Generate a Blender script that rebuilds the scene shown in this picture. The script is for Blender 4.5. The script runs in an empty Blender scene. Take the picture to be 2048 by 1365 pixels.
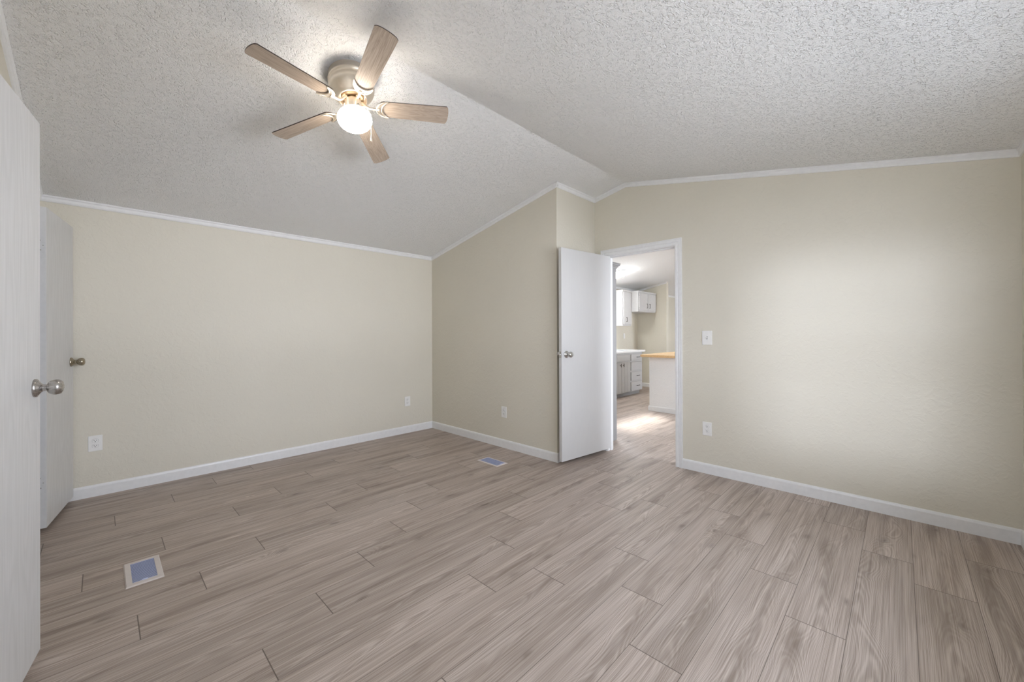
import bpy, bmesh, math, random
from mathutils import Vector, Matrix

random.seed(7)
PI = math.pi
S = bpy.context.scene
COL = S.collection

# ------------------------------------------------------------------ camera
CAM_H = 1.222
YAW, PITCH, ROLL = 0.8002, 0.0022, -0.0036
FPX = 799.86
cam_d = bpy.data.cameras.new('camera')
cam = bpy.data.objects.new('camera', cam_d)
COL.objects.link(cam)
fw = Vector((math.sin(YAW), math.cos(YAW), 0)); rt = Vector((math.cos(YAW), -math.sin(YAW), 0)); up = Vector((0, 0, 1))
f2 = fw * math.cos(PITCH) + up * math.sin(PITCH); u2 = -fw * math.sin(PITCH) + up * math.cos(PITCH)
r2 = rt * math.cos(ROLL) + u2 * math.sin(ROLL); u3 = -rt * math.sin(ROLL) + u2 * math.cos(ROLL)
cam.matrix_world = Matrix(((r2.x, u3.x, -f2.x, 0), (r2.y, u3.y, -f2.y, 0), (r2.z, u3.z, -f2.z, CAM_H), (0, 0, 0, 1)))
cam_d.sensor_fit = 'HORIZONTAL'
cam_d.sensor_width = 36.0
cam_d.lens = 36.0 * FPX / 2048.0
cam_d.shift_y = -15.79 / 2048.0
cam_d.clip_start = 0.02
cam_d.clip_end = 100
S.camera = cam

# ------------------------------------------------------------------ render look
S.view_settings.view_transform = 'Standard'
S.view_settings.look = 'None'
S.view_settings.exposure = 0.15
S.view_settings.gamma = 1.0
S.view_settings.use_curve_mapping = False
S.cycles.use_denoising = True
S.cycles.max_bounces = 10
S.cycles.diffuse_bounces = 7
S.cycles.glossy_bounces = 4
S.cycles.sample_clamp_indirect = 6.0
S.cycles.caustics_reflective = False
S.cycles.caustics_refractive = False

# ------------------------------------------------------------------ room measures (metres; x = u, y = v)
UB, UC, UD = 3.027, 3.685, -0.302        # alcove wall, door wall, left wall
VA, VB, VE, VR = 4.398, 2.342, -0.503, 1.977   # back wall, return wall, window wall, ridge
ZR, S1, S2 = 2.737, 0.2104, 0.1878
UEND = 11.5
def cz(v):
    return ZR - S1 * (v - VR) if v > VR else ZR - S2 * (VR - v)

# ------------------------------------------------------------------ world and lights
W = bpy.data.worlds.new('sky'); S.world = W; W.use_nodes = True
wn = W.node_tree
bg = wn.nodes['Background']
# hazy bright sky: a little brighter and bluer overhead than at the horizon
tc = wn.nodes.new('ShaderNodeTexCoord'); sp = wn.nodes.new('ShaderNodeSeparateXYZ'); rp = wn.nodes.new('ShaderNodeValToRGB')
wn.links.new(tc.outputs['Generated'], sp.inputs[0]); wn.links.new(sp.outputs['Z'], rp.inputs[0]); wn.links.new(rp.outputs[0], bg.inputs[0])
rp.color_ramp.elements[0].position = 0.0; rp.color_ramp.elements[0].color = (0.92, 0.97, 1.10, 1)
rp.color_ramp.elements[1].position = 0.8; rp.color_ramp.elements[1].color = (0.80, 0.90, 1.10, 1)
bg.inputs[1].default_value = 10.0

WIN = (0.75, 2.65, 0.78, 2.06)          # bedroom window in the wall behind the camera: u0, u1, z0, z1
DWIN = (-0.12, 0.64, 1.02, 1.98)        # bedroom window in the left wall beside the camera: v0, v1, z0, z1
HWIN_FILL = (3.95, 4.80, 0.60, 1.90)          # added unseen windows that let fill light into the living side
FWIN_FILL = (9.3, 10.7, 0.60, 1.90)
KWIN = (5.9, 7.1, 1.05, 1.95)           # kitchen window over the sink
def area(name, loc, rot, sx, sy, power, color, spread=PI):
    l = bpy.data.lights.new(name, 'AREA'); l.shape = 'RECTANGLE'; l.size = sx; l.size_y = sy
    l.energy = power; l.color = color; l.spread = spread
    o = bpy.data.objects.new(name, l); COL.objects.link(o); o.location = loc; o.rotation_euler = rot
    return o
SKYC = (0.88, 0.95, 1.12)
def aim(o, target):
    o.rotation_euler = (Vector(target) - o.location).to_track_quat('-Z', 'Y').to_euler()
    return o
# lamps outside the bedroom windows: sky, plus added ground up-lights that lift the ceiling
aim(area("rear_sky", (2.2, -4.6, 1.9), (0, 0, 0), 3.2, 1.4, 175, SKYC), (1.9, VE, 1.3))
aim(area("rear_ground_fill", (2.2, -4.8, -0.40), (0, 0, 0), 5.0, 2.4, 580, (0.95, 0.975, 1.06)), (1.9, 0.0, 1.6))
aim(area('side_sky', (-6.3, 0.26, 2.2), (0, 0, 0), 0.7, 0.5, 270, SKYC), (UD, 0.25, 1.5))
aim(area('side_ground_fill', (-4.4, 0.25, -0.40), (0, 0, 0), 3.2, 2.2, 370, (0.98, 0.98, 1.0)), (0, 0.3, 1.7))
area('living_fill', ((HWIN_FILL[0] + HWIN_FILL[1]) / 2, VE - 0.42, 1.3), (PI / 2, 0, 0), 1.2, 1.5, 85, (0.90, 0.96, 1.10))  # added fill lamp that brightens the peninsula end
area('far_fill', ((FWIN_FILL[0] + FWIN_FILL[1]) / 2, VE - 0.42, 1.35), (PI / 2, 0, 0), 1.6, 1.3, 90, (0.92, 0.97, 1.08))  # added fill lamp for the area beyond the kitchen end wall
aim(area('kitchen_daylight', (7.3, VA + 1.3, 2.55), (0, 0, 0), 2.0, 1.2, 280, (0.95, 0.98, 1.04)), (5.6, 2.6, 0.3))
def portal(loc, rot, sx, sy):
    o = area('window_portal', loc, rot, sx, sy, 1.0, (1, 1, 1)); o.data.cycles.is_portal = True
portal(((WIN[0] + WIN[1]) / 2, VE - 0.09, (WIN[2] + WIN[3]) / 2), (PI / 2, 0, 0), WIN[1] - WIN[0], WIN[3] - WIN[2])
portal(((HWIN_FILL[0] + HWIN_FILL[1]) / 2, VE - 0.09, (HWIN_FILL[2] + HWIN_FILL[3]) / 2), (PI / 2, 0, 0), HWIN_FILL[1] - HWIN_FILL[0], HWIN_FILL[3] - HWIN_FILL[2])
portal((UD - 0.09, (DWIN[0] + DWIN[1]) / 2, (DWIN[2] + DWIN[3]) / 2), (PI / 2, 0, -PI / 2), DWIN[1] - DWIN[0], DWIN[3] - DWIN[2])
portal(((KWIN[0] + KWIN[1]) / 2, VA + 0.09, (KWIN[2] + KWIN[3]) / 2), (-PI / 2, 0, 0), KWIN[1] - KWIN[0], KWIN[3] - KWIN[2])
sun = bpy.data.lights.new('sun', 'SUN'); sun.energy = 11.0; sun.angle = 0.11; sun.color = (1.0, 0.98, 0.95)
sun_o = bpy.data.objects.new('sun', sun); COL.objects.link(sun_o)
sun_o.rotation_euler = Vector((-1.22, -1.74, -1.55)).to_track_quat('-Z', 'Y').to_euler()
sun_o.location = (8, 7, 5)

# ------------------------------------------------------------------ material helpers
def mat(name):
    m = bpy.data.materials.new(name); m.use_nodes = True
    nt = m.node_tree; b = nt.nodes['Principled BSDF']
    return m, nt, b
def N(nt, t, **kw):
    n = nt.nodes.new(t)
    for k, v in kw.items():
        if k.startswith('i_'):
            n.inputs[int(k[2:])].default_value = v
        else:
            setattr(n, k, v)
    return n
def L(nt, a, b): nt.links.new(a, b)
def math_n(nt, op, a, b=None, clamp=False):
    n = nt.nodes.new('ShaderNodeMath'); n.operation = op; n.use_clamp = clamp
    for i, v in enumerate((a, b)):
        if v is None: continue
        if isinstance(v, (int, float)): n.inputs[i].default_value = v
        else: nt.links.new(v, n.inputs[i])
    return n.outputs[0]
def mixc(nt, fac, a, b):
    n = nt.nodes.new('ShaderNodeMix'); n.data_type = 'RGBA'
    for i, v in ((0, fac), (6, a), (7, b)):
        if isinstance(v, (int, float)): n.inputs[i].default_value = v
        elif isinstance(v, tuple): n.inputs[i].default_value = (*v, 1) if len(v) == 3 else v
        else: nt.links.new(v, n.inputs[i])
    return n.outputs[2]
def mapping(nt, src, scale, loc=None):
    n = nt.nodes.new('ShaderNodeMapping'); n.inputs['Scale'].default_value = scale
    nt.links.new(src, n.inputs[0])
    if loc is not None: nt.links.new(loc, n.inputs['Location'])
    return n.outputs[0]
def noise(nt, vec, scale, detail=2.0, rough=0.5, dist=0.0):
    n = nt.nodes.new('ShaderNodeTexNoise'); n.inputs['Scale'].default_value = scale
    n.inputs['Detail'].default_value = detail; n.inputs['Roughness'].default_value = rough; n.inputs['Distortion'].default_value = dist
    nt.links.new(vec, n.inputs['Vector'])
    return n.outputs[0]
def ramp(nt, fac, stops):
    n = nt.nodes.new('ShaderNodeValToRGB'); e = n.color_ramp.elements
    while len(e) > 1: e.remove(e[-1])
    e[0].position = stops[0][0]; e[0].color = stops[0][1] if len(stops[0][1]) == 4 else (*stops[0][1], 1)
    for p, c in stops[1:]:
        x = e.new(p); x.color = c if len(c) == 4 else (*c, 1)
    nt.links.new(fac, n.inputs[0])
    return n.outputs[0]
def maprange(nt, v, a, b, c=0.0, d=1.0):
    n = nt.nodes.new('ShaderNodeMapRange'); nt.links.new(v, n.inputs[0])
    for i, x in enumerate((a, b, c, d)): n.inputs[i + 1].default_value = x
    return n.outputs[0]
def bump(nt, b, h, strength, dist):
    n = nt.nodes.new('ShaderNodeBump'); n.inputs['Strength'].default_value = strength; n.inputs['Distance'].default_value = dist
    nt.links.new(h, n.inputs['Height']); nt.links.new(n.outputs[0], b.inputs['Normal'])
    return n
def objco(nt): return nt.nodes.new('ShaderNodeTexCoord').outputs['Object']
def plain(name, col, rough=0.5, metal=0.0, spec=0.5):
    m, nt, b = mat(name)
    b.inputs['Base Color'].default_value = (*col, 1); b.inputs['Roughness'].default_value = rough
    b.inputs['Metallic'].default_value = metal; b.inputs['Specular IOR Level'].default_value = spec
    # faint mottling so no surface is perfectly uniform
    h = noise(nt, objco(nt), 35.0, 3.0)
    L(nt, mixc(nt, maprange(nt, h, 0.3, 0.7), tuple(c * 0.97 for c in col), tuple(min(1, c * 1.02) for c in col)), b.inputs['Base Color'])
    return m

# wall paint with a skip-trowel texture
def wall_mat(name, col):
    m, nt, b = mat(name)
    co = objco(nt)
    big = noise(nt, co, 1.3, 3.0)
    L(nt, mixc(nt, maprange(nt, big, 0.35, 0.65), tuple(c * 0.985 for c in col), tuple(c * 1.01 for c in col)), b.inputs['Base Color'])
    b.inputs['Roughness'].default_value = 0.55
    b.inputs['Specular IOR Level'].default_value = 0.25
    a = noise(nt, co, 26.0, 3.0, 0.55, 0.8)
    c = noise(nt, co, 75.0, 2.0)
    ra = maprange(nt, a, 0.46, 0.62)
    h = math_n(nt, 'ADD', math_n(nt, 'MULTIPLY', ra, 0.7), math_n(nt, 'MULTIPLY', c, 0.3))
    bump(nt, b, h, 0.22, 0.006)
    return m
M_WALL = wall_mat('wall_paint', (0.685, 0.648, 0.55))
# popcorn ceiling
def ceil_mat():
    m, nt, b = mat('popcorn_ceiling')
    co = objco(nt)
    def warped(scale, amt):
        nn = N(nt, 'ShaderNodeTexNoise'); nn.inputs['Scale'].default_value = scale; nn.inputs['Detail'].default_value = 1.0; L(nt, co, nn.inputs['Vector'])
        sc = N(nt, 'ShaderNodeVectorMath', operation='MULTIPLY_ADD'); L(nt, nn.outputs['Color'], sc.inputs[0])
        sc.inputs[1].default_value = (amt, amt, amt); L(nt, co, sc.inputs[2]); return sc.outputs[0]
    # sprayed crumbs of several sizes, with bare pits between them
    v1 = N(nt, 'ShaderNodeTexVoronoi'); v1.inputs['Scale'].default_value = 120.0; L(nt, warped(110.0, 0.010), v1.inputs['Vector'])
    v2 = N(nt, 'ShaderNodeTexVoronoi'); v2.inputs['Scale'].default_value = 260.0; L(nt, warped(240.0, 0.005), v2.inputs['Vector'])
    pit = maprange(nt, v1.outputs['Distance'], 0.46, 0.74)
    mask = maprange(nt, noise(nt, co, 55.0, 2.0), 0.44, 0.60, 0.15, 1.0)
    crumb = math_n(nt, 'MULTIPLY', maprange(nt, v2.outputs['Distance'], 0.15, 0.6, 1.0, 0.0), 0.20)
    h = math_n(nt, 'SUBTRACT', crumb, math_n(nt, 'MULTIPLY', pit, mask))
    bump(nt, b, h, 0.88, 0.006)
    b.inputs['Base Color'].default_value = (0.88, 0.878, 0.862, 1)
    b.inputs['Roughness'].default_value = 0.9
    b.inputs['Specular IOR Level'].default_value = 0.1
    return m
M_CEIL = ceil_mat()
M_TRIM = plain('white_trim_paint', (0.80, 0.80, 0.79), 0.35)
M_PLASTIC = plain('white_plastic', (0.82, 0.81, 0.78), 0.35)
M_SLOT = plain('dark_slot', (0.03, 0.028, 0.025), 0.6)
M_GAP = plain('outlet_gap', (0.22, 0.21, 0.19), 0.6)
M_EDGE = plain('painted_door_edge', (0.70, 0.70, 0.69), 0.45)

def door_mat(name, ca, cb, depth):
    m, nt, b = mat(name)
    co = objco(nt)
    warp = noise(nt, mapping(nt, co, (7, 7, 0.8)), 1.0, 2.0)
    g = noise(nt, mapping(nt, co, (140, 140, 3.0)), 1.0, 4.0, 0.65)
    pos = N(nt, 'ShaderNodeSeparateXYZ'); L(nt, co, pos.inputs[0])
    cath = math_n(nt, 'SINE', math_n(nt, 'MULTIPLY', math_n(nt, 'ADD', warp, math_n(nt, 'MULTIPLY', pos.outputs[0], 0.55)), 75.0))
    mixg = math_n(nt, 'ADD', math_n(nt, 'MULTIPLY', g, 0.75), math_n(nt, 'MULTIPLY', cath, 0.07))
    f = maprange(nt, mixg, 0.2, 0.6)
    L(nt, mixc(nt, f, ca, cb), b.inputs['Base Color'])
    b.inputs['Roughness'].default_value = 0.42
    bump(nt, b, mixg, depth, 0.002)
    return m
M_DOOR = door_mat('white_wood_grain_door', (0.61, 0.608, 0.595), (0.71, 0.708, 0.70), 0.25)
M_DOOR3 = door_mat('smooth_white_door', (0.60, 0.595, 0.58), (0.615, 0.61, 0.595), 0.05)

def metal(name, col, rough, aniso=0.0):
    m, nt, b = mat(name)
    b.inputs['Metallic'].default_value = 1.0; b.inputs['Base Color'].default_value = (*col, 1)
    r = noise(nt, mapping(nt, objco(nt), (60, 60, 500)), 1.0, 2.0)
    L(nt, maprange(nt, r, 0.3, 0.7, rough * 0.8, rough * 1.25), b.inputs['Roughness'])
    b.inputs['Anisotropic'].default_value = aniso
    return m
M_NICKEL = metal('brushed_nickel', (0.50, 0.48, 0.46), 0.28)
M_CHROME = metal('chrome', (0.55, 0.55, 0.54), 0.12)
M_BRASS = metal('aged_brass_nickel', (0.42, 0.37, 0.28), 0.28)
M_FANMETAL = metal('champagne_nickel', (0.86, 0.78, 0.67), 0.42)
M_FANDARK = metal('shaded_bronze_hub', (0.34, 0.25, 0.16), 0.45)  # dark tone paints in the shade inside the motor housing
M_DARKMETAL = metal('dark_bronze_pull', (0.10, 0.09, 0.08), 0.35)

# laminate planks
def floor_mat():
    m, nt, b = mat('laminate_planks')
    uv = N(nt, 'ShaderNodeUVMap', uv_map='plank').outputs[0]      # metres along / across one plank
    at = N(nt, 'ShaderNodeAttribute', attribute_name='plank_id')
    rnd = at.outputs['Color']
    sep = N(nt, 'ShaderNodeSeparateColor'); L(nt, rnd, sep.inputs[0])
    suv = N(nt, 'ShaderNodeSeparateXYZ'); L(nt, uv, suv.inputs[0])
    off = N(nt, 'ShaderNodeVectorMath', operation='MULTIPLY_ADD')
    L(nt, rnd, off.inputs[0]); off.inputs[1].default_value = (43.0, 17.0, 29.0); L(nt, uv, off.inputs[2])
    P = off.outputs[0]
    # heart line that wanders slowly; rings are parabolas about it (cathedrals at the heart, straight lines towards the edges)
    su = N(nt, 'ShaderNodeSeparateXYZ'); L(nt, P, su.inputs[0])
    heart = math_n(nt, 'MULTIPLY', math_n(nt, 'SUBTRACT', noise(nt, mapping(nt, P, (1.6, 0.0, 1.0)), 1.0, 1.0), 0.5), 0.22)
    cen = maprange(nt, sep.outputs[1], 0, 1, 0.055, 0.15)
    w = math_n(nt, 'SUBTRACT', math_n(nt, 'SUBTRACT', suv.outputs[1], cen), heart)
    warp = noise(nt, mapping(nt, P, (3.2, 17.0, 1.0)), 1.0, 2.0, 0.5, 0.4)
    # knots: one every half metre or so, near the heart; the rings flow round them
    kx = N(nt, 'ShaderNodeCombineXYZ'); L(nt, math_n(nt, 'MULTIPLY', su.outputs[0], 2.3), kx.inputs[0])
    L(nt, math_n(nt, 'ADD', math_n(nt, 'MULTIPLY', w, 5.0), 0.5), kx.inputs[1])
    kv = N(nt, 'ShaderNodeTexVoronoi', voronoi_dimensions='2D'); kv.inputs['Scale'].default_value = 1.0; kv.inputs['Randomness'].default_value = 0.62; L(nt, kx.outputs[0], kv.inputs['Vector'])
    kd = math_n(nt, 'ADD', kv.outputs['Distance'], math_n(nt, 'MULTIPLY', math_n(nt, 'SUBTRACT', noise(nt, mapping(nt, P, (14.0, 40.0, 1.0)), 1.0, 2.0), 0.5), 0.10))
    some = maprange(nt, noise(nt, mapping(nt, P, (1.1, 2.0, 1.0)), 1.0, 1.0), 0.50, 0.60)
    bend = math_n(nt, 'POWER', 2.718, math_n(nt, 'MULTIPLY', math_n(nt, 'MULTIPLY', kd, kd), -30.0))
    ph = math_n(nt, 'ADD', math_n(nt, 'ADD', math_n(nt, 'MULTIPLY', su.outputs[0], 40.0), math_n(nt, 'MULTIPLY', math_n(nt, 'MULTIPLY', bend, some), 24.0)),
                math_n(nt, 'ADD', math_n(nt, 'MULTIPLY', math_n(nt, 'MULTIPLY', w, w), 8600.0), math_n(nt, 'MULTIPLY', warp, 12.0)))
    rings = math_n(nt, 'POWER', maprange(nt, math_n(nt, 'SINE', ph), -1, 1), 1.5)
    show = maprange(nt, noise(nt, mapping(nt, P, (1.3, 7.0, 1.0)), 1.0, 2.0), 0.36, 0.60, 0.25, 1.0)
    fine = maprange(nt, noise(nt, mapping(nt, P, (2.6, 330.0, 1.0)), 1.0, 2.0, 0.6), 0.28, 0.72)
    mid = noise(nt, mapping(nt, P, (1.4, 60.0, 1.0)), 1.0, 3.0, 0.6)
    broad = noise(nt, mapping(nt, P, (1.2, 15.0, 1.0)), 1.0, 3.0, 0.62, 0.4)
    g = math_n(nt, 'ADD', math_n(nt, 'MULTIPLY', math_n(nt, 'MULTIPLY', rings, show), 0.20),
               math_n(nt, 'ADD', math_n(nt, 'MULTIPLY', fine, 0.40), math_n(nt, 'MULTIPLY', mid, 0.40)))
    base = ramp(nt, g, [(0.26, (0.30, 0.238, 0.195)), (0.47, (0.442, 0.368, 0.315)), (0.72, (0.585, 0.507, 0.447))])
    # darker mineral streaks drawn out along the grain, mostly near the heart
    near = maprange(nt, math_n(nt, 'ABSOLUTE', w), 0.012, 0.075, 1.0, 0.35)
    streak = math_n(nt, 'MULTIPLY', maprange(nt, broad, 0.45, 0.68), near)
    c1 = mixc(nt, math_n(nt, 'MULTIPLY', streak, 0.78), base, (0.222, 0.172, 0.138))
    halo = math_n(nt, 'MULTIPLY', math_n(nt, 'MULTIPLY', maprange(nt, kd, 0.05, 0.32, 1.0, 0.0), some), maprange(nt, broad, 0.34, 0.62, 0.05, 1.0))
    c15 = mixc(nt, math_n(nt, 'MULTIPLY', halo, 0.50), c1, (0.205, 0.158, 0.128))
    knot = math_n(nt, 'MULTIPLY', math_n(nt, 'MULTIPLY', maprange(nt, kd, 0.02, 0.10, 1.0, 0.0), some), maprange(nt, mid, 0.40, 0.62, 0.2, 1.0))
    c2 = mixc(nt, math_n(nt, 'MULTIPLY', knot, 0.62), c15, (0.115, 0.085, 0.067))
    # plank to plank tone
    tone = maprange(nt, sep.outputs[0], 0, 1, 0.93, 1.06)
    tn = N(nt, 'ShaderNodeVectorMath', operation='SCALE'); L(nt, c2, tn.inputs[0]); L(nt, tone, tn.inputs['Scale'])
    # seams
    dims = N(nt, 'ShaderNodeAttribute', attribute_name='plank_len')
    def edge(c, length):
        return math_n(nt, 'MINIMUM', c, math_n(nt, 'SUBTRACT', length, c))
    ex = edge(suv.outputs[0], dims.outputs['Fac']); ey = edge(suv.outputs[1], 0.2032)
    seam = math_n(nt, 'MINIMUM', math_n(nt, 'MULTIPLY', ex, 0.55), ey)
    sm = maprange(nt, seam, 0.0007, 0.0014, 1.0, 0.0)
    c3 = mixc(nt, math_n(nt, 'MULTIPLY', sm, 0.85), tn.outputs[0], (0.10, 0.075, 0.06))
    L(nt, c3, b.inputs['Base Color'])
    b.inputs['Specular IOR Level'].default_value = 0.42
    L(nt, maprange(nt, g, 0.3, 0.7, 0.50, 0.40), b.inputs['Roughness'])
    h = math_n(nt, 'SUBTRACT', math_n(nt, 'MULTIPLY', g, 0.35), sm)
    bump(nt, b, h, 0.25, 0.0015)
    return m
M_FLOOR = floor_mat()

def wood_mat(name, ca, cb, cc, axis_scale, rough=0.4):
    m, nt, b = mat(name)
    co = objco(nt)
    oi = N(nt, 'ShaderNodeObjectInfo')
    cmb = N(nt, 'ShaderNodeCombineXYZ')
    for i in range(3): L(nt, math_n(nt, 'MULTIPLY', oi.outputs['Random'], 9.0 + i), cmb.inputs[i])
    ad = N(nt, 'ShaderNodeVectorMath', operation='ADD'); L(nt, co, ad.inputs[0]); L(nt, cmb.outputs[0], ad.inputs[1])
    P = ad.outputs[0]
    sx, sy, sz = axis_scale
    A = noise(nt, mapping(nt, P, (sx * 0.7, sy * 0.25, sz * 0.25)), 1.0, 2.0, 0.5, 0.6)
    rings = maprange(nt, math_n(nt, 'SINE', math_n(nt, 'MULTIPLY', A, 70.0)), -1, 1)
    fine = noise(nt, mapping(nt, P, (sx * 2, sy * 5, sz * 5)), 1.0, 3.0, 0.65)
    g = math_n(nt, 'ADD', math_n(nt, 'MULTIPLY', rings, 0.10), math_n(nt, 'MULTIPLY', fine, 0.90))
    L(nt, ramp(nt, g, [(0.28, ca), (0.5, cb), (0.72, cc)]), b.inputs['Base Color'])
    b.inputs['Roughness'].default_value = rough
    bump(nt, b, g, 0.1, 0.001)
    return m
M_BLADE = wood_mat('limed_oak_blade', (0.30, 0.232, 0.172), (0.425, 0.342, 0.268), (0.525, 0.44, 0.36), (4, 60, 60), 0.42)
M_BLADE_EDGE = plain('dark_blade_edge', (0.045, 0.032, 0.025), 0.5)
M_BUTCHER = wood_mat('butcher_block', (0.55, 0.33, 0.14), (0.70, 0.47, 0.24), (0.80, 0.58, 0.34), (4, 30, 30), 0.35)
M_CABGREY = plain('grey_cabinet_paint', (0.50, 0.495, 0.485), 0.45)
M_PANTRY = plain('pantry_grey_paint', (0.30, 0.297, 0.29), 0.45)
M_CABLIGHT = plain('pale_grey_cabinet_paint', (0.57, 0.565, 0.555), 0.45)
M_COUNTER = plain('white_laminate_counter', (0.85, 0.85, 0.84), 0.25)
M_SINK = plain('grey_sink_rim', (0.45, 0.46, 0.47), 0.3)
M_DARK = plain('shadow_gap_brown', (0.10, 0.08, 0.065), 0.7)
M_VENT = plain('vent_frame_enamel', (0.66, 0.60, 0.565), 0.35)
M_SLAT = plain('vent_blue_grey_slat', (0.55, 0.60, 0.80), 0.35)
M_VENTDARK = plain('vent_dark_duct', (0.13, 0.15, 0.27), 0.7)
M_GRASS = plain('pale_gravel', (0.30, 0.295, 0.285), 0.9)

def emit(name, col, strength):
    m, nt, b = mat(name)
    b.inputs['Base Color'].default_value = (0.9, 0.88, 0.84, 1); b.inputs['Roughness'].default_value = 0.25
    b.inputs['Emission Color'].default_value = (*col, 1); b.inputs['Emission Strength'].default_value = strength
    return m
M_GLOBE = emit('lit_opal_glass', (1.0, 0.91, 0.81), 28.0)
M_LED = emit('lit_kitchen_diffuser', (0.98, 0.99, 1.0), 56.0)
def glass_mat():
    m, nt, b = mat('window_glass')
    nt.nodes.remove(b)
    out = nt.nodes['Material Output']
    t = N(nt, 'ShaderNodeBsdfTransparent'); g = N(nt, 'ShaderNodeBsdfGlossy'); g.inputs['Roughness'].default_value = 0.02
    x = N(nt, 'ShaderNodeMixShader'); x.inputs[0].default_value = 0.06
    L(nt, t.outputs[0], x.inputs[1]); L(nt, g.outputs[0], x.inputs[2]); L(nt, x.outputs[0], out.inputs[0])
    return m
M_GLASS = glass_mat()

# ------------------------------------------------------------------ mesh helpers
def add_box(bm, lo, hi, bev=0.0, seg=2, mi=0):
    r = bmesh.ops.create_cube(bm, size=1.0)
    vs = r['verts']
    c = [(a + b) / 2 for a, b in zip(lo, hi)]; d = [abs(b - a) for a, b in zip(lo, hi)]
    for v in vs: v.co = Vector((c[0] + v.co.x * d[0], c[1] + v.co.y * d[1], c[2] + v.co.z * d[2]))
    fs = {f for v in vs for f in v.link_faces}
    for f in fs: f.material_index = mi
    if bev > 0:
        es = list({e for v in vs for e in v.link_edges})
        bmesh.ops.bevel(bm, geom=es, offset=bev, segments=seg, affect='EDGES', profile=0.5)
def add_prism(bm, poly, d, mi=0):
    """poly: list of 3-D points (planar), extruded along vector d."""
    a = [bm.verts.new(Vector(p)) for p in poly]; b = [bm.verts.new(Vector(p) + Vector(d)) for p in poly]
    n = len(poly)
    fs = [bm.faces.new(a[::-1]), bm.faces.new(b)]
    for i in range(n):
        fs.append(bm.faces.new((a[i], a[(i + 1) % n], b[(i + 1) % n], b[i])))
    for f in fs: f.material_index = mi
    return fs
def add_lathe(bm, prof, seg=48, mat4=None, mi=0):
    """prof: (r, z) from one end to the other, turned about z; ends with r = 0 are closed to a point."""
    rings = []
    for r, z in prof:
        if r < 1e-6:
            rings.append([bm.verts.new(Vector((0, 0, z)))])
        else:
            rings.append([bm.verts.new(Vector((r * math.cos(2 * PI * i / seg), r * math.sin(2 * PI * i / seg), z))) for i in range(seg)])
    for a, b in zip(rings, rings[1:]):
        for i in range(seg):
            j = (i + 1) % seg
            if len(a) == 1 and len(b) == 1: break
            if len(a) == 1: f = bm.faces.new((a[0], b[i], b[j]))
            elif len(b) == 1: f = bm.faces.new((a[i], b[0], a[j]))
            else: f = bm.faces.new((a[i], b[i], b[j], a[j]))
            f.smooth = True; f.material_index = mi
    if mat4 is not None:
        for r in rings:
            for v in r: v.co = mat4 @ v.co
def add_tube(bm, pts, rad, seg=10, mi=0):
    pts = [Vector(p) for p in pts]
    rads = rad if isinstance(rad, (list, tuple)) else [rad] * len(pts)
    rings = []
    ref = None
    for i, p in enumerate(pts):
        t = (pts[min(i + 1, len(pts) - 1)] - pts[max(i - 1, 0)]).normalized()
        if ref is None:
            ref = t.orthogonal().normalized()
        else:
            ref = (ref - t * ref.dot(t)).normalized()
        bn = t.cross(ref)
        rings.append([bm.verts.new(p + (ref * math.cos(2 * PI * k / seg) + bn * math.sin(2 * PI * k / seg)) * rads[i]) for k in range(seg)])
    for a, b in zip(rings, rings[1:]):
        for k in range(seg):
            f = bm.faces.new((a[k], a[(k + 1) % seg], b[(k + 1) % seg], b[k])); f.smooth = True; f.material_index = mi
    bm.faces.new(rings[0][::-1]).material_index = mi
    bm.faces.new(rings[-1]).material_index = mi

def obj(name, bm, mats, parent=None, kind=None, label=None, cat=None, group=None, sharp=35, loc=None):
    bmesh.ops.recalc_face_normals(bm, faces=bm.faces[:])
    me = bpy.data.meshes.new(name); bm.to_mesh(me); bm.free()
    for m in (mats if isinstance(mats, (list, tuple)) else [mats]): me.materials.append(m)
    if any(p.use_smooth for p in me.polygons):
        me.set_sharp_from_angle(angle=math.radians(sharp))
    o = bpy.data.objects.new(name, me); COL.objects.link(o)
    if loc is not None: o.location = loc
    if parent is not None: o.parent = parent
    tag(o, label, cat, group, kind)
    return o
def tag(o, label=None, cat=None, group=None, kind=None):
    for k, v in (('label', label), ('category', cat), ('group', group), ('kind', kind)):
        if v: o[k] = v
def thing(name, label=None, cat=None, loc=(0, 0, 0), rotz=0.0, group=None, kind=None):
    o = bpy.data.objects.new(name, None); COL.objects.link(o)
    o.empty_display_size = 0.1
    o.location = loc; o.rotation_euler = (0, 0, rotz)
    tag(o, label, cat, group, kind)
    return o
def copy_tree(o, parent=None):
    c = o.copy(); COL.objects.link(c)
    if parent is not None: c.parent = parent
    for ch in list(o.children): copy_tree(ch, c)
    return c
def box_obj(name, lo, hi, m, parent=None, bev=0.0, **kw):
    bm = bmesh.new(); add_box(bm, lo, hi, bev); return obj(name, bm, m, parent, **kw)

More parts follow.
